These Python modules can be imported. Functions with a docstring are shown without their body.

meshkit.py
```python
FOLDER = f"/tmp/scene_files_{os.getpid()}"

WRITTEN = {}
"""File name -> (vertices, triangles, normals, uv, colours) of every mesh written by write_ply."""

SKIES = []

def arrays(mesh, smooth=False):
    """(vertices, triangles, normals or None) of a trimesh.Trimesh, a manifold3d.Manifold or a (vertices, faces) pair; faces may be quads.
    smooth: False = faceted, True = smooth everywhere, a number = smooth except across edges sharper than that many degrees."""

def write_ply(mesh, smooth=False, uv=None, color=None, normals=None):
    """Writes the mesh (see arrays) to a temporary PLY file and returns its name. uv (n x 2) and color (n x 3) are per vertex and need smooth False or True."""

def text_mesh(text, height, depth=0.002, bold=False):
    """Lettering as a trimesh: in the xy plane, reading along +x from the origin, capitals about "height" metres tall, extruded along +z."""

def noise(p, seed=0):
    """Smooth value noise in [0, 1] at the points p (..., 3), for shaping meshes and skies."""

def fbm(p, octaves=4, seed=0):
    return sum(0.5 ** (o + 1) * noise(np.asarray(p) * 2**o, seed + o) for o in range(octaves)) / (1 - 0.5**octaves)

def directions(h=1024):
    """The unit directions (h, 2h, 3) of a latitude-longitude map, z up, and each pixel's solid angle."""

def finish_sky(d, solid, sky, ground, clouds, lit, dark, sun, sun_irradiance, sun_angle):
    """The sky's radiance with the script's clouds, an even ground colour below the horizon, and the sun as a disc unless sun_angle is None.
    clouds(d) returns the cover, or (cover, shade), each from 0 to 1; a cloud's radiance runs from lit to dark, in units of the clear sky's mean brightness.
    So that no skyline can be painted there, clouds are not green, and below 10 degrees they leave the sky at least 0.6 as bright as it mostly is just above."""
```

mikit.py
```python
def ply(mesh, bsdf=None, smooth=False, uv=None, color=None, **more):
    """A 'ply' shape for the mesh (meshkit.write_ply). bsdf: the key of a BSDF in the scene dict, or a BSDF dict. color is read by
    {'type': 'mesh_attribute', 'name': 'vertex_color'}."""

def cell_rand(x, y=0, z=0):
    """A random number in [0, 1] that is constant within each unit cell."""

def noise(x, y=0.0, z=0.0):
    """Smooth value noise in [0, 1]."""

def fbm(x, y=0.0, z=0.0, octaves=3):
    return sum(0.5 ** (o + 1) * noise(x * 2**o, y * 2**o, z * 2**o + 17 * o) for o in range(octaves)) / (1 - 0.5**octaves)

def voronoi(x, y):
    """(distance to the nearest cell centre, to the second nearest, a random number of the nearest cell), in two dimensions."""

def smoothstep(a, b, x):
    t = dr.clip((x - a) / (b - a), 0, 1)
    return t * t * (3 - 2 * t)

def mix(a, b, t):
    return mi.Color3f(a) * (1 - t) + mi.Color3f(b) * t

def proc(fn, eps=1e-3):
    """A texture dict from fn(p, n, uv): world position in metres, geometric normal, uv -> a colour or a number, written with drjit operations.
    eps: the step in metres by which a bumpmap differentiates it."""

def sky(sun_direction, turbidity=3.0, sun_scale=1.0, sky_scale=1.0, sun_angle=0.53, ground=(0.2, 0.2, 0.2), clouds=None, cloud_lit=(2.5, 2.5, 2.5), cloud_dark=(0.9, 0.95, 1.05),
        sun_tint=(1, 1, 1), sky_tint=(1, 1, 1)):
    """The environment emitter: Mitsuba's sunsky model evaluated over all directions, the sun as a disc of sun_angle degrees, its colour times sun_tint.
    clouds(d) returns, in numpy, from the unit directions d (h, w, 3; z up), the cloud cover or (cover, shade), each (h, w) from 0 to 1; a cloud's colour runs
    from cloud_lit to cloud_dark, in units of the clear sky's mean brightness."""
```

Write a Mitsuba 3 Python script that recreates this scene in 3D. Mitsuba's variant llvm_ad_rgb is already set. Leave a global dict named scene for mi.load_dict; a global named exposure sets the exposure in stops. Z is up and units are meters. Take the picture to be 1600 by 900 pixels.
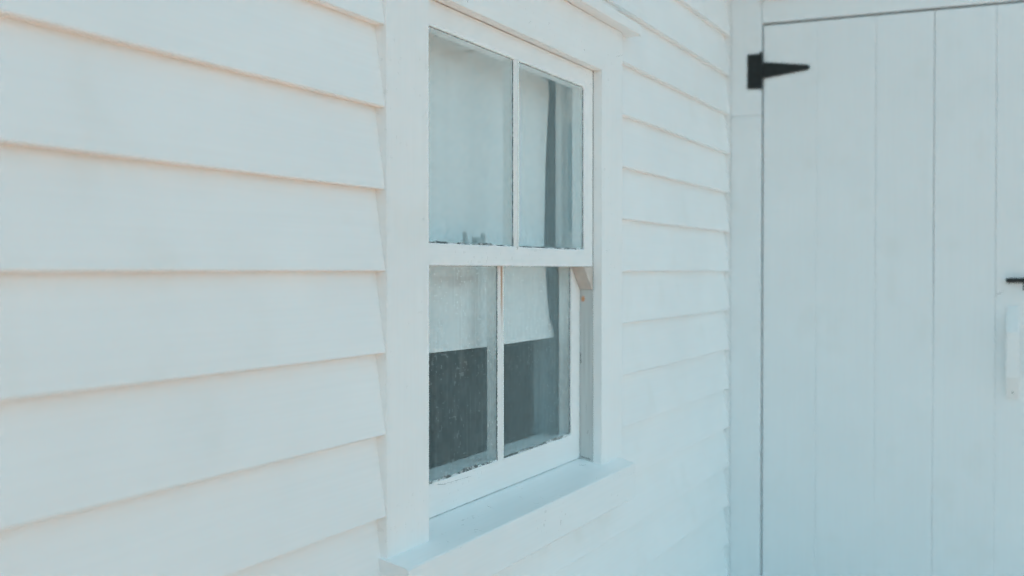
import math
import numpy as np, trimesh, mitsuba as mi, drjit as dr
import mikit, meshkit
from mikit import proc, noise, fbm, smoothstep, mix, cell_rand

T = mi.ScalarTransform4f
EYE = 1.2                                   # the camera stands 1.2 m above the ground; the lengths below are measured from the eye's height
scene, labels = {}, {}

# ---------------------------------------------------------------- camera, sky, exposure
PSI, TILT, FOCAL = math.radians(24.850), math.radians(0.848), 1790.0
fw = [-math.sin(PSI) * math.cos(TILT), math.cos(PSI) * math.cos(TILT), -math.sin(TILT)]
scene['camera'] = {'type': 'thinlens', 'fov': math.degrees(2 * math.atan(800 / FOCAL)), 'fov_axis': 'x',
                   'to_world': T().look_at(origin=[0, 0, EYE], target=[fw[0], fw[1], EYE + fw[2]], up=[0, 0, 1]),
                   'aperture_radius': 0.0085, 'focus_distance': 2.32, 'near_clip': 0.05, 'far_clip': 400.0}
def haze(d):
    """A bright veil of thin cloud over the whole sky, whiter and brighter towards the horizon."""
    up = np.clip(d[..., 2], 0, 1)
    soft = 0.5 * meshkit.fbm(d * [2.5, 2.5, 5.0] + 4.0, 3, seed=2)
    return 0.80 + 0.15 * soft, np.clip(up ** 0.8 * 0.95 + 0.2 * (soft - 0.25), 0, 1)
scene['sky'] = mikit.sky([-0.15, 0.15, 0.975], turbidity=3.0, sun_scale=0.36, sun_angle=10, sun_tint=(1.0, 0.97, 1.05), sky_tint=(0.95, 1.2, 1.1),
                         clouds=haze, cloud_lit=(2.12, 3.40, 3.93), cloud_dark=(0.55, 0.88, 1.01))
exposure = 1.99

# ---------------------------------------------------------------- materials
def grain(a, b, c, p):
    """Brushed paint over wood: long in the direction whose frequency is low."""
    return 0.6 * noise(p.x * a, p.y * b, p.z * c) + 0.4 * noise(p.x * a * 2.7, p.y * b * 2.7 + 9.0, p.z * c * 2.7)

MARKS = {   # scratches, chips and dents in the paint: from point, to point (heights from the eye), half width, strength
    'sill': [(-1.0255, 2.093, -0.4784, -1.015, 2.0895, -0.4808, 0.0009, 0.8), (-1.015, 2.0895, -0.4808, -1.0065, 2.0898, -0.4827, 0.0005, 0.5), (-1.0305, 2.618, -0.4773, -1.0208, 2.6366, -0.4795, 0.0014, 0.5), (-0.9609, 2.3225, -0.493, -0.9591, 2.3255, -0.4934, 0.0016, 0.45), (-1.046, 2.715, -0.4738, -1.0416, 2.7126, -0.4748, 0.002, 0.6), (-0.961, 2.5538, -0.493, -0.9601, 2.5556, -0.4932, 0.0012, 0.5)],
    'rail': [(-1.0545, 1.9341, -0.4106, -1.0545, 1.9706, -0.4155, 0.0009, 0.6), (-1.0545, 1.9732, -0.4147, -1.0545, 2.0754, -0.4176, 0.0007, 0.4), (-1.0205, 2.2296, 0.0541, -1.0205, 2.2296, 0.0472, 0.0018, 0.9), (-1.0205, 1.885, 0.009, -1.0205, 1.8926, 0.009, 0.0014, 0.7), (-1.0205, 2.1875, 0.0101, -1.0205, 2.2035, 0.0115, 0.0012, 0.8), (-0.9967, 1.9493, 0.5157, -0.9967, 1.9519, 0.5102, 0.0012, 0.5), (-0.9967, 2.2364, 0.5282, -0.9967, 2.2499, 0.5349, 0.0009, 0.4), (-0.9967, 2.5632, 0.5282, -0.9967, 2.5674, 0.5274, 0.0018, 0.4), (-0.9967, 2.348, 0.5529, -0.9967, 2.3444, 0.5465, 0.0009, 0.35)],
    'trim': [(-0.997, 1.7776, 0.0924, -0.997, 1.7822, 0.0915, 0.0018, 0.3), (-0.997, 1.7176, -0.4338, -0.997, 1.7132, -0.4452, 0.0008, 0.2), (-0.997, 2.7952, 0.5523, -0.997, 2.8347, 0.5623, 0.0012, 0.25), (-0.997, 2.7207, 0.0524, -0.997, 2.7254, 0.0476, 0.0012, 0.25)],
    'door': [(-0.134, 3.9913, -0.075, -0.1226, 3.9913, -0.0708, 0.0022, 0.4), (-0.1226, 3.9913, -0.0708, -0.1076, 3.9913, -0.0584, 0.0012, 0.22), (-0.1321, 3.9913, -0.077, -0.1434, 3.9913, -0.0833, 0.001, 0.15)],
    'jamb': [(-1.0536, 2.6848, -0.2068, -1.0535, 2.6848, -0.2294, 0.0022, 0.75), (-1.0173, 2.6848, -0.424, -1.0172, 2.6848, -0.469, 0.0012, 0.8), (-1.0552, 2.6848, -0.3488, -1.0551, 2.6848, -0.4651, 0.0012, 0.5), (-1.0533, 2.6848, -0.4666, -1.0275, 2.6848, -0.4729, 0.0022, 0.6), (-1.0344, 2.6848, -0.4025, -1.0344, 2.6848, -0.4073, 0.002, 0.35), (-1.0208, 2.6848, -0.2829, -1.0207, 2.6848, -0.4242, 0.0006, 0.3)],
}
def worn(out, p, marks):
    for x0, y0, z0, x1, y1, z1, w, k in MARKS.get(marks, ()):
        a, b = mi.Point3f(x0, y0, z0 + EYE), mi.Point3f(x1, y1, z1 + EYE)
        ab = b - a
        t = dr.clip(dr.dot(p - a, ab) / max((x1 - x0) ** 2 + (y1 - y0) ** 2 + (z1 - z0) ** 2, 1e-9), 0, 1)
        d = dr.norm(p - (a + ab * t)) + w * 1.2 * (noise(p.x * 500, p.y * 500, p.z * 500) - 0.5)
        out = mix(out, mi.Color3f(0.07, 0.075, 0.075), k * smoothstep(w, w * 0.45, d))
    return out

def white_paint(base, freq, depth, mottle=0.05, specks=0.0, rough=0.45, spec=0.35, scale=1.0, marks=None):
    a, b, c = freq
    def colour(p, n, uv):
        m = fbm(p.x * 5 * scale + 3.0, p.y * 5 * scale, p.z * 5 * scale, 4)
        g = grain(a, b, c, p)
        k = 1.0 + mottle * (m - 0.5) * 2.0 + 0.035 * (g - 0.5)
        stain = smoothstep(0.60, 0.82, fbm(p.x * 11, p.y * 9 + 31.0, p.z * 7, 4))
        out = mi.Color3f(*base) * k
        out = mix(out, mi.Color3f(base[0] * 0.86, base[1] * 0.83, base[2] * 0.76), 0.16 * stain)
        if specks:
            s = smoothstep(0.80, 0.86, noise(p.x * 150, p.y * 150, p.z * 110)) * smoothstep(0.52, 0.66, fbm(p.x * 9 + 5, p.y * 9, p.z * 9, 3))
            out = mix(out, mi.Color3f(0.34, 0.33, 0.31), specks * s)
        return worn(out, p, marks)
    def height(p, n, uv):
        return grain(a, b, c, p) + 0.5 * noise(p.x * 60, p.y * 60, p.z * 60)
    return {'type': 'twosided', 'bsdf': {'type': 'bumpmap', 'scale': depth, 'tex': proc(height, eps=6e-4),
            'bsdf': {'type': 'principled', 'base_color': proc(colour), 'roughness': rough, 'specular': spec}}}

WHITE = (0.83, 0.84, 0.835)
scene['siding_paint'] = white_paint(WHITE, (90, 5, 260), 0.00035, 0.035, 0.0, 0.5)
scene['trim_paint'] = white_paint(WHITE, (170, 170, 7), 0.0004, 0.03, 0.12, 0.45, marks='trim')
scene['rail_paint'] = white_paint(WHITE, (170, 7, 170), 0.0004, 0.035, 0.13, 0.42, marks='rail')
scene['door_paint'] = white_paint((0.81, 0.835, 0.84), (190, 190, 5), 0.00022, 0.025, 0.0, 0.5, marks='door')
scene['sill_paint'] = white_paint((0.79, 0.81, 0.81), (150, 6, 150), 0.0003, 0.04, 0.35, 0.38, marks='sill')
scene['liner_paint'] = {'type': 'twosided', 'bsdf': {'type': 'principled', 'base_color': {'type': 'rgb', 'value': [0.42, 0.53, 0.57]}, 'roughness': 0.5, 'specular': 0.3}}
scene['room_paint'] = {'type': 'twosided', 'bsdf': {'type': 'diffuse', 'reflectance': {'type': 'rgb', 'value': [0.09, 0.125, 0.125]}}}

def jamb_colour(p, n, uv):
    k = 0.90 + 0.16 * (noise(p.x * 160, p.y * 160, p.z * 6) - 0.5) + 0.12 * (fbm(p.x * 20, p.y * 20, p.z * 9, 3) - 0.5)
    out = mi.Color3f(0.60, 0.625, 0.615) * k
    dark = smoothstep(0.66, 0.80, noise(p.x * 210 + 3, p.y * 40, p.z * 9)) * smoothstep(0.45, 0.7, fbm(p.x * 8, p.y * 8, p.z * 14, 3))
    out = mix(out, mi.Color3f(0.36, 0.35, 0.33), 0.5 * dark)
    out = worn(out, p, 'jamb')
    r = dr.sqrt(dr.square(p.x + 1.047) + dr.square((p.z - (EYE - 0.070)) * 0.7) + dr.square(p.y - 2.684))
    return mix(out, mi.Color3f(0.62, 0.25, 0.08), 0.8 * smoothstep(0.0068, 0.003, r))
scene['jamb_paint'] = {'type': 'twosided', 'bsdf': {'type': 'principled', 'base_color': proc(jamb_colour), 'roughness': 0.5, 'specular': 0.3}}

def muntin_colour(p, n, uv):
    """Painted bar; rust has run down the bare groove under the meeting rail."""
    k = 1.0 + 0.06 * (noise(p.x * 120, p.y * 120, p.z * 9) - 0.5)
    out = mi.Color3f(0.80, 0.81, 0.80) * k
    z = p.z - EYE
    run = smoothstep(-0.13, -0.02, z + 0.03 * noise(p.y * 300, p.z * 40)) * smoothstep(0.02, 0.0, z)
    side = smoothstep(2.2275, 2.2255, p.y) * smoothstep(2.2170, 2.2190, p.y)
    return mix(out, mi.Color3f(0.50, 0.25, 0.10), 0.8 * run * side)
scene['muntin_paint'] = {'type': 'twosided', 'bsdf': {'type': 'principled', 'base_color': proc(muntin_colour), 'roughness': 0.45, 'specular': 0.3}}
scene['horn_paint'] = {'type': 'twosided', 'bsdf': {'type': 'principled', 'base_color': proc(lambda p, n, uv: mi.Color3f(0.58, 0.52, 0.47) * (0.9 + 0.2 * noise(p.x * 150, p.y * 60, p.z * 60))), 'roughness': 0.6, 'specular': 0.2}}
scene['putty_white'] = {'type': 'twosided', 'bsdf': {'type': 'principled', 'base_color': proc(lambda p, n, uv: mix(mi.Color3f(0.74, 0.75, 0.74), mi.Color3f(0.30, 0.31, 0.31), smoothstep(0.5, 0.72, noise(p.x * 90, p.y * 130, p.z * 130)))), 'roughness': 0.6, 'specular': 0.2}}
scene['putty_dark'] = {'type': 'twosided', 'bsdf': {'type': 'principled', 'base_color': proc(lambda p, n, uv: mix(mi.Color3f(0.12, 0.14, 0.14), mi.Color3f(0.48, 0.50, 0.50), smoothstep(0.42, 0.72, noise(p.x * 90, p.y * 170, p.z * 170)))), 'roughness': 0.7, 'specular': 0.2}}

def cloth_colour(p, n, uv):
    return mi.Color3f(0.82, 0.83, 0.83) * (0.96 + 0.05 * noise(p.y * 700, p.z * 700) + 0.05 * (fbm(p.y * 6, p.z * 3, 1.0, 3) - 0.5))
scene['blind_cloth'] = {'type': 'twosided', 'bsdf': {'type': 'principled', 'base_color': proc(cloth_colour), 'roughness': 0.8, 'specular': 0.1, 'sheen': 0.2}}

def dirt(p, n, uv):
    """Dust film, run-down streaks and dried drops on the outside of the panes."""
    z = p.z - EYE
    left = smoothstep(2.24, 2.20, p.y)
    low_pane = smoothstep(0.02, 0.0, z)
    film = 0.001 + 0.060 * smoothstep(0.25, 0.8, noise(p.y * 95, p.z * 70, 6.0)) * fbm(p.y * 14, p.z * 5, 0.0, 4) * low_pane * (0.3 + 0.7 * left)
    streak = 0.075 * smoothstep(0.5, 0.8, noise(p.y * 130, p.z * 13)) * fbm(p.y * 26, p.z * 12, 4.0, 3) * low_pane * (0.2 + 0.8 * left)
    drop = 0.17 * smoothstep(0.78, 0.92, noise(p.y * 150, p.z * 190, 3.0)) * smoothstep(0.4, 0.6, noise(p.y * 40, p.z * 24, 8.0)) * low_pane * (0.25 + 0.75 * left)
    low = smoothstep(0.03, 0.0, z + 0.405) * low_pane + smoothstep(0.025, 0.0, z - 0.052) * (1 - low_pane)
    return dr.clip(film + streak + drop + 0.10 * low * noise(p.y * 70, p.z * 90, 2.0), 0, 0.7)
scene['window_glass'] = {'type': 'blendbsdf', 'weight': proc(dirt),
                         'glass': {'type': 'thindielectric', 'int_ior': 1.47, 'specular_transmittance': {'type': 'rgb', 'value': [0.95, 0.985, 0.99]}, 'specular_reflectance': {'type': 'rgb', 'value': [0.78, 0.95, 0.96]}},
                         'film': {'type': 'twosided', 'bsdf': {'type': 'diffuse', 'reflectance': {'type': 'rgb', 'value': [0.44, 0.49, 0.49]}}}}
scene['black_iron'] = {'type': 'twosided', 'bsdf': {'type': 'principled', 'base_color': proc(lambda p, n, uv: mi.Color3f(0.010, 0.014, 0.014) * (0.7 + 0.9 * noise(p.x * 90, p.y * 90, p.z * 90))), 'roughness': 0.5, 'specular': 0.35}}
scene['grey_metal'] = {'type': 'twosided', 'bsdf': {'type': 'principled', 'base_color': {'type': 'rgb', 'value': [0.38, 0.42, 0.42]}, 'roughness': 0.5, 'metallic': 0.2}}

def ground_colour(p, n, uv):
    m = fbm(p.x * 0.8, p.y * 0.8, 0.0, 4)
    g = noise(p.x * 60, p.y * 60) * 0.5 + noise(p.x * 140, p.y * 140) * 0.5
    return mix(mi.Color3f(0.58, 0.31, 0.18), mi.Color3f(0.68, 0.41, 0.26), m) * (0.75 + 0.5 * g)
scene['sandy_soil'] = {'type': 'diffuse', 'reflectance': proc(ground_colour)}
scene['slab_concrete'] = {'type': 'twosided', 'bsdf': {'type': 'diffuse', 'reflectance': proc(lambda p, n, uv: mi.Color3f(0.65, 0.66, 0.65) * (0.85 + 0.3 * fbm(p.x * 7, p.y * 7, 0.0, 4)))}}
scene['roof_wood'] = {'type': 'twosided', 'bsdf': {'type': 'diffuse', 'reflectance': {'type': 'rgb', 'value': [0.62, 0.62, 0.60]}}}
scene['roof_shingle'] = {'type': 'twosided', 'bsdf': {'type': 'diffuse', 'reflectance': {'type': 'rgb', 'value': [0.12, 0.12, 0.12]}}}

# ---------------------------------------------------------------- mesh helpers
def put(key, mesh, bsdf, label=None, cat=None, group=None, kind=None, smooth=35):
    if isinstance(mesh, list):
        mesh = trimesh.util.concatenate(mesh)
    mesh = mesh.copy()
    mesh.apply_translation([0, 0, EYE])
    base, n = key, 0
    while key in scene:
        n += 1
        key = f'{base}_{n:03d}'
    scene[key] = mikit.ply(mesh, bsdf, smooth=smooth)
    tag(key, label, cat, group, kind)
    return key

def tag(key, label=None, cat=None, group=None, kind=None):
    e = {k: v for k, v in (('label', label), ('category', cat), ('group', group), ('kind', kind)) if v}
    if e:
        labels[key] = e

def fixed(v, f):
    m = trimesh.Trimesh(v, f, process=False)
    if m.volume < 0:
        m.invert()
    return m

def rrect(a0, a1, b0, b1, r, seg=3):
    out = []
    for ca, cb, t0 in ((a1 - r, b1 - r, 0), (a0 + r, b1 - r, 90), (a0 + r, b0 + r, 180), (a1 - r, b0 + r, 270)):
        for k in range(seg + 1):
            t = math.radians(t0 + 90 * k / seg)
            out.append((ca + r * math.cos(t), cb + r * math.sin(t)))
    return np.array(out)

def sweep(profile, axis, t0, t1, step=0.06, r=0.0, wob=0.0, seed=0, freq=3.0):
    """The closed convex profile (its two coordinates in the order of the other two axes) carried along an axis; ends eased by r, slight waviness wob."""
    n = max(2, int(abs(t1 - t0) / step) + 1)
    ts = list(np.linspace(t0 + r, t1 - r, n))
    sh = [0.0] * n
    if r:
        ts, sh = [t0, t0 + r * 0.3] + ts + [t1 - r * 0.3, t1], [r, r * 0.35] + sh + [r * 0.35, r]
    P = np.asarray(profile, float)
    c = (P.max(0) + P.min(0)) / 2
    half = np.maximum((P.max(0) - P.min(0)) / 2, 1e-6)
    oth = [a for a in (0, 1, 2) if a != axis]
    rings = []
    for t, s in zip(ts, sh):
        q = c + (P - c) * np.maximum(1 - s / half, 0.05)
        v = np.zeros((len(P), 3))
        v[:, oth[0]], v[:, oth[1]], v[:, axis] = q[:, 0], q[:, 1], t
        rings.append(v)
    V = np.vstack(rings)
    if wob:
        for k, a in enumerate(oth):
            w = np.zeros((len(V), 3)); w[:, 0] = V[:, axis] * freq; w[:, 1] = seed * 7.31 + 40 * k; w[:, 2] = 3.3
            w2 = w * [4, 1, 1] + [0, 11, 0]
            V[:, a] += wob * ((meshkit.noise(w) - 0.5) * 2 + (meshkit.noise(w2) - 0.5) * 0.7)
    m, n = len(P), len(rings)
    F = []
    for i in range(n - 1):
        for j in range(m):
            a, b = i * m + j, i * m + (j + 1) % m
            F += [(a, b, b + m), (a, b + m, a + m)]
    for base in (0, (n - 1) * m):
        cap = [(base, base + j, base + j + 1) for j in range(1, m - 1)]
        F += [t[::-1] for t in cap] if base == 0 else cap
    return fixed(V, np.array(F))

def bar(axis, x, y, z, r=0.002, ease=None, **kw):
    """A board as a rounded box: x, y, z are (low, high)."""
    e = [x, y, z]
    o = [e[a] for a in (0, 1, 2) if a != axis]
    return sweep(rrect(*o[0], *o[1], r), axis, *e[axis], r=r if ease is None else ease, **kw)

def box(x, y, z):
    return trimesh.creation.box(bounds=[[x[0], y[0], z[0]], [x[1], y[1], z[1]]])

def hull(points):
    return trimesh.convex.convex_hull(np.array(points))

def disc(centre, radius, depth, axis, n=20, dome=0.3):
    """A small domed screw or nail head."""
    rings = [(0, 1), (0.6, 1), (0.9, 0.8), (1.0, 0.4)]
    V, m = [], n
    for h, k in rings:
        for j in range(n):
            t = 2 * math.pi * j / n
            V.append((radius * k * math.cos(t), radius * k * math.sin(t), depth * h))
    V = np.array(V)
    o = {0: V[:, [2, 0, 1]], 1: np.c_[V[:, 0], -V[:, 2], V[:, 1]], 2: V}[axis]
    return hull(o + np.array(centre))

def ring_loop(y0, y1, z0, z1, r, X, seg=5, sub=14):
    """A rounded rectangle in the plane X, with the same number of points whatever its size."""
    pts = []
    cs = [(y1 - r, z1 - r, 0), (y0 + r, z1 - r, 90), (y0 + r, z0 + r, 180), (y1 - r, z0 + r, 270)]
    for q, (cy, cz, t0) in enumerate(cs):
        arc = [(cy + r * math.cos(math.radians(t0 + 90 * k / seg)), cz + r * math.sin(math.radians(t0 + 90 * k / seg))) for k in range(seg + 1)]
        pts += arc
        ny, nz, nt = cs[(q + 1) % 4]
        b = (ny + r * math.cos(math.radians(nt)), nz + r * math.sin(math.radians(nt)))
        for k in range(1, sub):
            pts.append((arc[-1][0] + (b[0] - arc[-1][0]) * k / sub, arc[-1][1] + (b[1] - arc[-1][1]) * k / sub))
    p = np.array(pts)
    return np.c_[np.full(len(p), X), p]

def loft(loops, wob=0.0, seed=0):
    V, m, n = np.vstack(loops), len(loops[0]), len(loops)
    if wob:
        V = V + (np.stack([meshkit.noise(V * 14 + seed + 50 * k) for k in range(3)], 1) - 0.5) * 2 * wob
    F = []
    for i in range(n):
        for j in range(m):
            a, b = i * m + j, i * m + (j + 1) % m
            c, d = ((i + 1) % n) * m + (j + 1) % m, ((i + 1) % n) * m + j
            F += [(a, b, c), (a, c, d)]
    return fixed(V, np.array(F))

# ---------------------------------------------------------------- ground and the building's bulk
g = trimesh.creation.box(bounds=[[-150, -150, -EYE - 0.5], [150, 150, -EYE]])
put('ground', g, 'sandy_soil', 'bare sandy ground in front of the white walls', kind='structure', smooth=False)

put('concrete_slab', bar(1, (-0.99, 0.75), (1.70, 3.98), (-EYE - 0.1, -EYE + 0.05), r=0.008), 'slab_concrete', 'pale concrete slab laid along the walls below the window and door', kind='structure')

WALL_END = 3.9913                            # the plane of the door
S, LAP0 = 0.1375, -0.0005                    # clapboard exposure
OPEN_Y, OPEN_Z = (1.776, 2.6845), (-0.50, 0.50)

# ---------------------------------------------------------------- the clapboard wall
def clapboard(y0, y1, z, seed, top=None):
    h = (S + 0.022) if top is None else top
    xb, xt = -1.0, -1.0 - 0.0205 * h / (S + 0.022) - 0.0018
    k = 0.0022
    prof = np.array([(xb - 0.0205, z + 0.0012), (xb - k * 1.1, z), (xb - k * 0.35, z + k * 0.3), (xb, z + k),
                     (xb - (xb - xt) * 0.33, z + h * 0.33), (xb - (xb - xt) * 0.66, z + h * 0.66), (xt, z + h), (xt - 0.006, z + h), (xb - 0.0235, z + h * 0.5)])
    return sweep(prof, 1, y0, y1, step=0.05, wob=0.0008, seed=seed, freq=2.2)

wall_mesh = []
for z0, z1, y0, y1 in ((-1.2, -0.52, -2.2, WALL_END), (0.52, 1.32, -2.2, WALL_END), (-0.52, 0.52, -2.2, 1.745), (-0.52, 0.52, 2.715, WALL_END)):
    wall_mesh.append(box((-1.17, -1.032), (y0, y1), (z0, z1)))
put('clapboard_wall', wall_mesh, 'siding_paint', 'white painted clapboard wall with wide overlapping horizontal boards around the window', 'wall', kind='thing', smooth=False)
L0, L1, R0, R1 = -2.2, 1.6535, 2.838, 3.980
for n in range(-9, 10):
    z = LAP0 + S * n
    if n <= -6:
        put('clapboard_wall__clapboard', clapboard(L0, R1, z, n), 'siding_paint')
    elif n == -5:
        put('clapboard_wall__clapboard', clapboard(L0, 1.640, z, n), 'siding_paint')
        put('clapboard_wall__clapboard', clapboard(1.6405, 2.806, z, n + 40, top=0.110), 'siding_paint')
        put('clapboard_wall__clapboard', clapboard(2.8065, R1, z, n + 60), 'siding_paint')
    elif n >= 5:
        put('clapboard_wall__clapboard', clapboard(L0, R1, z, n), 'siding_paint')
    else:
        put('clapboard_wall__clapboard', clapboard(L0, L1, z, n), 'siding_paint')
        put('clapboard_wall__clapboard', clapboard(R0, R1, z, n + 30), 'siding_paint')
        if n == 4:
            put('clapboard_wall__clapboard', bar(1, (-1.03, -1.012), (L1 + 0.0005, R0 - 0.0005), (0.640, z + S + 0.012), r=0.002), 'siding_paint')
for n, y in ((-2, 1.640), (-2, 2.852), (1, 2.853), (3, 2.852), (-4, 2.853), (2, 1.637)):
    put('clapboard_wall__nail', disc((-1.0052, y, LAP0 + S * n + 0.032), 0.0042, 0.0012, 0), 'siding_paint')

# ---------------------------------------------------------------- the window: casing, cap, sill, jambs
W = 'sash_window'
tag(W, 'white double-hung sash window with four panes and weathered paint set in the clapboard wall', 'window', kind='thing')
CX = -0.997
SILL = lambda x: -0.472 - 0.226 * (x + 1.054)
def casing(y0, y1, seed):
    m = bar(2, (-1.020, CX), (y0, y1), (-0.4865, 0.6205), r=0.0014, wob=0.0006, seed=seed)
    v = m.vertices.copy()
    low = v[:, 2] < -0.46
    v[low, 2] = v[low, 2] + (SILL(v[low, 0]) - SILL(CX))               # its foot is cut to the slope of the sill
    m.vertices = v
    return m
put(W + '__side_casing', casing(1.6535, 1.800, 1), 'trim_paint')
put(W + '__side_casing', casing(2.6845, 2.8375, 2), 'trim_paint')
put(W + '__head_casing', bar(1, (-1.020, CX + 0.0003), (1.80015, 2.68435), (0.4995, 0.6205), r=0.0018, ease=0.0004, wob=0.0006, seed=3), 'rail_paint')
put(W + '__drip_cap', bar(1, (-1.028, -0.967), (1.590, 2.905), (0.6215, 0.6500), r=0.0035, wob=0.0006, seed=4), 'rail_paint')

def sill_mesh():
    x0, x1 = -1.15, -0.951
    r = 0.004
    prof = [(x0, -0.60), (x1 - r, -0.585), (x1, -0.585 + r), (x1, SILL(x1) - r), (x1 - r * 0.3, SILL(x1) - r * 0.25), (x1 - r, SILL(x1 - r)), (-1.054, SILL(-1.054)), (x0, SILL(-1.054) - 0.001)]
    m = sweep(prof, 1, 1.645, 2.812, step=0.05, r=0.0, wob=0.0006, seed=5)
    v = m.vertices.copy()
    return trimesh.intersections.slice_mesh_plane(m, [-1, -1, 0], [-0.951 - 0.010, 2.812, 0], cap=True, engine='earcut') if False else m
put(W + '__sill', sill_mesh(), 'sill_paint')

J0, J1 = -1.0207, -1.19
for (ya, yb), s in (((1.745, 1.776), 0), ((2.6850, 2.715), 1)):
    put(W + '__side_jamb', bar(2, (-1.0555, J0), (ya, yb), (-0.52, 0.515), r=0.0012, wob=0.0003, seed=8 + s), 'jamb_paint')
for ya, yb, yc, yd in ((1.745, 1.7768, 1.745, 1.762), (2.6838, 2.715, 2.699, 2.715)):
    put(W + '__inner_stop', bar(2, (-1.1085, -1.0561), (ya, yb), (-0.46, 0.4995), r=0.002), 'rail_paint')
    put(W + '__inner_jamb', bar(2, (J1, -1.1090), (yc, yd), (-0.46, 0.4995), r=0.002), 'liner_paint')
put(W + '__inner_bead', bar(2, (-1.1720, -1.1610), (2.6930, 2.6987), (-0.41, 0.4990), r=0.002), 'liner_paint')
for ya, yb in ((2.648, 2.6836), (1.7770, 1.800)):
    put(W + '__blind_stop', bar(2, (-1.1080, -1.0925), (ya, yb), (0.012, 0.4992), r=0.002), 'trim_paint')
put(W + '__head_jamb', bar(1, (J1, J0), (1.7765, 2.6845), (0.500, 0.53), r=0.0012), 'rail_paint')
put(W + '__pulley_slot', bar(2, (-1.0880, -1.0715), (2.6825, 2.6842), (0.100, 0.372), r=0.0005), 'liner_paint')
put(W + '__stool', bar(1, (-1.158, -1.0922), (1.7770, 2.6830), (-0.470, -0.4125), r=0.003), 'rail_paint')

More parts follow.
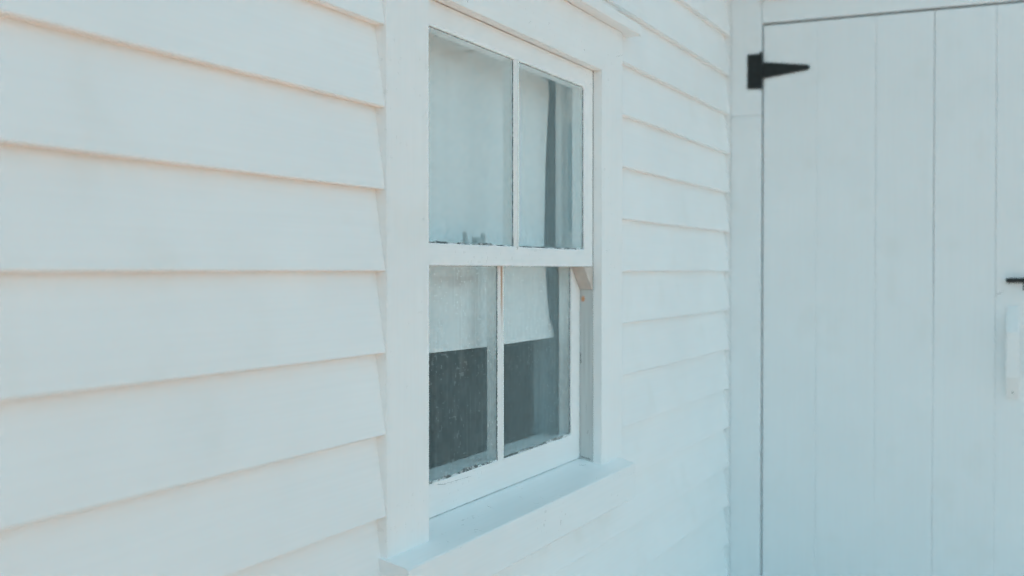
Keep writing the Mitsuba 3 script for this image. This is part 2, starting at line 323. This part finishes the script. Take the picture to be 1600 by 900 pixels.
# ---------------------------------------------------------------- the two sashes
def sash(name, face, back, y, z, op_y, op_z, mun, zm, label, paint):
    rr = 0.007
    G = face - 0.0045
    R = lambda e, X, r: ring_loop(op_y[0] - e, op_y[1] + e, op_z[0] - e, op_z[1] + e, r, X)
    O = lambda e, X, r: ring_loop(y[0] + e, y[1] - e, z[0] + e, z[1] - e, r, X)
    loops = [R(0.0, back, rr), R(0.0, G - 0.0005, rr), R(0.0, face - 0.0022, rr), R(0.0007, face - 0.0007, rr + 0.0007), R(0.0025, face, rr + 0.0025),
             O(0.002, face, 0.001), O(0.0006, face - 0.0006, 0.001), O(0, face - 0.002, 0.001), O(0, back, 0.001)]
    key = put(f'{W}__{name}', loft(loops, 0.0005, len(name)), paint, label)
    y0, y1 = mun
    c = (y0 + y1) / 2
    w = (y1 - y0) / 2
    front = np.array([(G + 0.0008, c - w), (face - 0.0004, c - w * 0.66), (face + 0.0003, c - w * 0.55), (face + 0.0003, c - w * 0.42), (face - 0.0022, c - w * 0.34), (face - 0.0022, c - w * 0.02),
                      (face + 0.0003, c + w * 0.08), (face + 0.0003, c + w * 0.50), (face - 0.0006, c + w * 0.62), (G + 0.0008, c + w)])
    groove = [sweep(front, 2, zm[0], zm[1], step=0.03, wob=0.0004, seed=13)]
    rear = bar(2, (back + 0.002, G - 0.0008), (c - w * 0.85, c + w * 0.85), (zm[0], zm[1]), r=0.003)
    put(key + '__muntin', groove + [rear], 'muntin_paint')
    panes = ((op_y[0] - 0.006, c - 0.0008), (c + 0.0008, op_y[1] + 0.006))
    for a, b in panes:
        v = np.array([[G, a, op_z[0] - 0.006], [G, b, op_z[0] - 0.006], [G, b, op_z[1] + 0.006], [G, a, op_z[1] + 0.006]])
        put(key + '__pane', trimesh.Trimesh(v, [[0, 1, 2], [0, 2, 3]], process=False), 'window_glass', smooth=False)
    # broken putty along the lower edge of each pane, and thin dark cracks along the other edges
    rng = np.random.default_rng(len(name) + 3)
    white, dark = [], []
    zb = op_z[0]
    for a, b in ((op_y[0] + 0.001, c - w), (c + w, op_y[1] - 0.001)):
        t, i = a, 0
        while t < b - 0.004:
            ln = float(rng.uniform(0.03, 0.09) if i % 2 == 0 else rng.uniform(0.012, 0.05)); e = min(t + ln, b)
            h = float(rng.uniform(0.0016, 0.0042) if face > -1.03 else rng.uniform(0.0025, 0.0058)) * (1.0 if i % 2 == 0 else 0.75)
            N = max(4, int((e - t) / 0.003))
            ys = np.linspace(t, e, N)
            hs = h * (0.55 + 0.9 * meshkit.noise(np.c_[ys * 110, ys * 0 + i, ys * 0])) * np.minimum(1, np.minimum(np.arange(N) + 0.6, N - np.arange(N) - 0.4) / 2)
            V, F = [], []
            for yy, hh in zip(ys, hs):
                V += [(G + 0.0005, yy, zb - 0.003), (G + 0.0030, yy, zb - 0.002), (G + 0.0026, yy, zb + hh * 0.4), (G + 0.0005, yy, zb + hh)]
            for q in range(N - 1):
                for j in range(4):
                    A, B = q * 4 + j, q * 4 + (j + 1) % 4
                    F += [(A, B, B + 4), (A, B + 4, A + 4)]
            (white if i % 2 else dark).append(fixed(np.array(V), np.array(F)))
            t = e - 0.001 * (i % 2); i += 1
        for yy, sgn in ((a, 1), (b, -1)):                               # up the corners
            zz = np.linspace(zb, zb + float(rng.uniform(0.02, 0.05)), 9)
            tk = 0.0035 * (1 - np.arange(9) / 9.0) * (0.5 + rng.random(9))
            V, F = [], []
            for q, (z_, k_) in enumerate(zip(zz, tk)):
                V += [(G + 0.0005, yy, z_), (G + 0.002, yy, z_), (G + 0.0005, yy + sgn * k_, z_)]
            for q in range(8):
                for j in range(3):
                    A, B = q * 3 + j, q * 3 + (j + 1) % 3
                    F += [(A, B, B + 3), (A, B + 3, A + 3)]
            dark.append(fixed(np.array(V), np.array(F)))
        for yy in (a + 0.0002, b - 0.0002):
            dark.append(box((G + 0.0004, G + 0.0012), (yy - (0.0016 if yy > a + 0.1 else 0.0005), yy + 0.0005), (zb, op_z[1] - 0.004)))
        dark.append(box((G + 0.0004, G + 0.0016), (a, b), (op_z[1] - 0.0008, op_z[1] + 0.0003)))
    put(key + '__putty', white, 'putty_white', kind='stuff')
    put(key + '__putty', dark, 'putty_dark', 'dark cracked strips of old putty along the glass', kind='stuff')
    return key

U = sash('upper_sash', -1.0205, -1.0525, (1.7775, 2.6838), (0.0105, 0.4992), (1.836, 2.6245), (0.052, 0.4495), (2.2165, 2.2445), (0.050, 0.4520), 'outer upper sash with two panes', 'rail_paint')
Lo = sash('lower_sash', -1.0545, -1.0875, (1.7775, 2.6838), (-0.4705, 0.0450), (1.836, 2.6250), (-0.4055, 0.0200), (2.2095, 2.2415), (-0.4080, 0.0225), 'inner lower sash with two panes over the sill', 'rail_paint')
# the upper sash's horn: the stile runs on below the meeting rail and is cut off at a slant
for ya, yb in ((2.6245, 2.6836), (1.8365, 1.7777)):
    d = 0.0007 * (1 if ya > 2 else -1)
    P = [(ya - d, 0.0100), (yb - d * 0, 0.0100), (yb, -0.046), (yb - 8 * d, -0.0455)]
    put(U + '__horn', hull([(x, *q) for q in P for x in (-1.0207, -1.0530)]), 'horn_paint', 'slanted weathered horn below the meeting rail', smooth=False)
put(W + '__sash_lock', [bar(1, (-1.083, -1.058), (2.088, 2.184), (0.0455, 0.0525), r=0.002), disc((-1.070, 2.139, 0.0520), 0.012, 0.014, 2),
                        hull([(x, y, z) for x in (-1.076, -1.066) for y, z in ((2.124, 0.062), (2.124, 0.070), (2.158, 0.064), (2.158, 0.070))]),
                        hull([(x, y, z) for x in (-1.074, -1.067) for y, z in ((2.080, 0.050), (2.090, 0.050), (2.078, 0.080), (2.084, 0.080))]),
                        bar(2, (-1.075, -1.066), (2.160, 2.169), (0.0520, 0.080), r=0.003)], 'grey_metal', 'small grey catch on the meeting rail')

# ---------------------------------------------------------------- the blind and the room behind
def blind():
    zs = np.linspace(0.487, -0.1665, 130)
    ny = 50
    V, F = [], []
    for i, z in enumerate(zs):
        e = np.interp(z, [-0.1665, -0.160, -0.147, -0.122, -0.058, 0.0055, 0.06, 0.2585, 0.371, 0.435, 0.464, 0.4755, 0.487], [2.634, 2.6425, 2.6425, 2.632, 2.6155, 2.605, 2.596, 2.606, 2.620, 2.629, 2.629, 2.612, 2.55])
        for j in range(ny):
            s = j / (ny - 1)
            y = 1.795 + (e - 1.795) * s
            x = -1.118 - 0.004 * math.sin(s * 9 + 1) * (0.4 + 0.6 * math.cos(z * 3)) - 0.012 * max(0, s - 0.9) * 10 * (1 - s) * 4 + 0.010 * max(0, (0.05 - (z + 0.1665)) / 0.05) * s ** 6
            V.append((x, y, z + 0.0015 * math.sin(s * 7)))
    for i in range(len(zs) - 1):
        for j in range(ny - 1):
            a = i * ny + j
            F += [(a, a + 1, a + ny + 1), (a, a + ny + 1, a + ny)]
    a = trimesh.Trimesh(V, F, process=False)
    b = a.copy(); b.vertices = b.vertices - [0.0009, 0, 0]; b.invert()
    return trimesh.util.concatenate([a, b])
tag('roller_blind', 'white roller blind drawn partway down behind the window panes', 'blind')
put('roller_blind__cloth', blind(), 'blind_cloth', smooth=True)
put('roller_blind__hem_bar', bar(1, (-1.125, -1.1215), (1.797, 2.632), (-0.160, -0.140), r=0.0015), 'blind_cloth')
put('roller_blind__roller', sweep(np.array([(-1.138 + 0.018 * math.cos(t), 0.487 + 0.011 * math.sin(t)) for t in np.linspace(0, 2 * math.pi, 21)[:-1]]), 1, 1.79, 2.66), 'blind_cloth')

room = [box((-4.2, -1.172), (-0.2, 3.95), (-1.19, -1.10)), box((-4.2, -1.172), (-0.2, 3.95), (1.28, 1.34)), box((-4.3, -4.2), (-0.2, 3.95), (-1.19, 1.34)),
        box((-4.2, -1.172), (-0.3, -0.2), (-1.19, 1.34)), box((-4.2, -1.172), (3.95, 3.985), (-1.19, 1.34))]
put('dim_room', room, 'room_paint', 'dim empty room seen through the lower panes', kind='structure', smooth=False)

# ---------------------------------------------------------------- the wall with the door
D = 'door_wall'
tag(D, 'white board wall framing the plank door at right angles to the clapboards', 'wall', kind='thing')
JX = -0.8905
jb = [bar(2, (-1.0, JX), (WALL_END - 0.001, WALL_END + 0.03), (0.5424, 1.22), r=0.0025, wob=0.0006, seed=21)]
put(D + '__door_jamb', jb, 'door_paint')
put(D + '__door_jamb', bar(2, (-1.0, JX), (WALL_END - 0.001, WALL_END + 0.03), (-1.19, 0.5418), r=0.0025, wob=0.0006, seed=21), 'door_paint')
put(D + '__corner_bead', bar(2, (-1.030, -0.9995), (3.981, 3.9885), (-1.19, 1.22), r=0.0012), 'trim_paint')
put(D + '__header', bar(0, (JX + 0.0006, 0.085), (WALL_END - 0.002, WALL_END + 0.03), (0.8610, 0.9400), r=0.003, wob=0.0006, seed=22), 'door_paint')
put(D + '__head_trim', bar(0, (JX + 0.0006, 1.7), (WALL_END - 0.024, WALL_END + 0.03), (0.9405, 1.05), r=0.003), 'door_paint')
put(D + '__door_stop', [box((-1.1, 0.10), (WALL_END + 0.046, WALL_END + 0.07), (-1.19, 1.3))], 'door_paint', smooth=False)
put(D + '__door_jamb', bar(2, (0.0852, 0.19), (WALL_END - 0.001, WALL_END + 0.03), (-1.19, 0.94), r=0.0025), 'door_paint')
for k in range(8):
    put(D + '__board', bar(2, (0.192 + 0.19 * k, 0.38 + 0.19 * k), (WALL_END + 0.004, WALL_END + 0.03), (-1.19, 0.94), r=0.002), 'door_paint')
put(D + '__upper_board', bar(0, (JX + 0.0006, 1.72), (WALL_END + 0.004, WALL_END + 0.03), (1.051, 1.3), r=0.002), 'door_paint')

P = 'plank_door'
tag(P, 'white plank door of tall vertical boards with a black strap hinge', 'door', kind='thing')
edges = [-0.8840, -0.7024, -0.5090, -0.3251, -0.1373, 0.052, 0.0790]
gaps = [0, 0.0002, 0.0003, 0.0020, 0.0008, 0.0006, 0]
for k in range(6):
    a, b = edges[k] + gaps[k] / 2, edges[k + 1] - gaps[k + 1] / 2
    off = [0.0, 0.0006, 0.0002, -0.0005, 0.0003, 0.0][k]
    m = bar(2, (a, b), (WALL_END + off, WALL_END + 0.038), (-1.16, 0.8520), r=[0.0012, 0.0003, 0.0004, 0.0012, 0.0008, 0.0006][k], wob=0.0004, seed=30 + k, freq=1.2)
    v = m.vertices.copy()
    fill = np.clip((0.12 - v[:, 2]) / 0.5, 0, 1)                        # the boards have swollen towards the foot and their seams are clogged with paint
    lo, hi = v[:, 0] < (a + b) / 2, v[:, 0] >= (a + b) / 2
    if k > 0: v[lo, 0] -= fill[lo] * max(0, gaps[k] / 2 - 0.00012)
    if k < 5: v[hi, 0] += fill[hi] * max(0, gaps[k + 1] / 2 - 0.00012)
    m.vertices = v
    put(P + '__plank', m, 'door_paint')
def strap():
    Y0 = WALL_END - 0.0052
    z0 = 0.6965
    pts = [(-0.8870, z0 - 0.0285), (-0.8870, z0 + 0.0295), (-0.7350, z0 + 0.0085)] + [(-0.7350 + 0.0085 * math.cos(t), z0 + 0.0085 * math.sin(t)) for t in np.linspace(1.3, -1.3, 7)] + [(-0.7350, z0 - 0.0085)]
    A = [(x, Y0 + 0.0008, z) for x, z in pts] + [(x, Y0 + 0.0042, z) for x, z in pts]
    c = np.array([-0.83, z0])
    B = [(c[0] + (x - c[0]) * 0.985, Y0, c[1] + (z - c[1]) * 0.96) for x, z in pts]
    return hull(A + B)
h = put(P + '__strap_hinge', bar(2, (-0.9410, -0.8985), (WALL_END - 0.0045, WALL_END - 0.0011), (0.6345, 0.7560), r=0.0012), 'black_iron', 'black iron T-shaped strap hinge', smooth=30)
put(h + '__strap', strap(), 'black_iron')
put(h + '__pin', sweep(np.array([(-0.8935 + 0.0052 * math.cos(t), WALL_END - 0.0052 + 0.0052 * math.sin(t)) for t in np.linspace(0, 2 * math.pi, 17)[:-1]]), 2, 0.6320, 0.7610, r=0.0015), 'black_iron')
for x, z in ((-0.920, 0.655), (-0.920, 0.695), (-0.920, 0.735)):
    put(h + '__screw', disc((x, WALL_END - 0.0045, z), 0.0042, 0.0014, 1), 'black_iron')
for x in (-0.866, -0.815, -0.765):
    put(h + '__screw', disc((x, WALL_END - 0.0052, 0.6965), 0.0042, 0.0014, 1), 'black_iron')

def pull():
    """A wooden pull: flat grip standing off the door, its two ends falling back to the boards."""
    x0, x1 = -0.1045, -0.0645
    z = [-0.407, -0.400, -0.3385, -0.330, -0.198, -0.189, -0.118, -0.1125]
    y = [0.012, 0.015, 0.049, 0.052, 0.052, 0.049, 0.010, 0.006]
    P = [(WALL_END - b, a) for a, b in zip(z, y)]
    def ext(pts):
        poly = np.array(pts)
        V, F, m = [], [], len(poly)
        w = 0.003
        for x, s in ((x0, w), (x0 + w, 0), (x1 - w, 0), (x1, w)):
            V += [(x, yy + s * (1 if yy < WALL_END - 0.001 else 0), zz) for yy, zz in poly]
        for i in range(3):
            for j in range(m):
                A, B = i * m + j, i * m + (j + 1) % m
                F += [(A, B, B + m), (A, B + m, A + m)]
        tri = trimesh.creation.triangulate_polygon(__import__('shapely').geometry.Polygon(poly), engine='earcut')
        for base, flip in ((0, False), (3 * m, True)):
            for t in tri[1]:
                idx = [int(np.argmin(((poly - tri[0][q]) ** 2).sum(1))) + base for q in t]
                F.append(idx[::-1] if flip else idx)
        m_ = trimesh.Trimesh(V, F, process=False)
        trimesh.repair.fix_normals(m_)
        return m_
    inner = [(WALL_END - 0.0, -0.1125), (WALL_END, -0.175), (WALL_END - 0.031, -0.210), (WALL_END - 0.031, -0.318), (WALL_END, -0.355), (WALL_END, -0.407)]
    return ext(P + inner)
k = put(P + '__pull_handle', pull(), 'trim_paint', 'white wooden pull handle', smooth=30)
put(k + '__screw', disc((-0.0845, WALL_END - 0.0225, -0.386), 0.0035, 0.0030, 1), 'grey_metal')
k = put(P + '__latch', bar(0, (-0.1060, 0.060), (WALL_END - 0.022, WALL_END - 0.012), (-0.0375, -0.0220), r=0.003), 'black_iron', 'black iron latch bar above the handle')
put(k + '__plate', [bar(2, (-0.0555, 0.010), (WALL_END - 0.004, WALL_END - 0.0007), (-0.062, -0.0395), r=0.001), bar(1, (-0.052, -0.040), (WALL_END - 0.0125, WALL_END - 0.0035), (-0.037, -0.0230), r=0.0015)], 'black_iron')

# ---------------------------------------------------------------- eaves and roofs above the picture
def roof(x0, x1, y0, y1, z, pitch_axis, rise):
    if pitch_axis == 0:
        return hull([(x0, y0, z), (x0, y1, z), (x1, y0, z), (x1, y1, z), ((x0 + x1) / 2, y0, z + rise), ((x0 + x1) / 2, y1, z + rise), (x0, y0, z + 0.05), (x1, y1, z + 0.05), (x0, y1, z + 0.05), (x1, y0, z + 0.05)])
    return hull([(x0, y0, z), (x0, y1, z), (x1, y0, z), (x1, y1, z), (x0, (y0 + y1) / 2, z + rise), (x1, (y0 + y1) / 2, z + rise), (x0, y0, z + 0.05), (x1, y1, z + 0.05), (x0, y1, z + 0.05), (x1, y0, z + 0.05)])
put('house_roof', roof(-4.8, -0.86, -2.6, 4.1, 1.42, 0, 1.0), 'roof_shingle', 'low shingled roof over the clapboard wall', 'roof', smooth=False)
put('house_roof__soffit', box((-1.2, -0.84), (-2.6, 3.96), (1.33, 1.415)), 'roof_wood', smooth=False)
put('shed_roof', roof(-4.8, 2.1, 3.86, 7.5, 1.44, 1, 0.9), 'roof_shingle', 'low shingled roof over the plank door', 'roof', smooth=False)
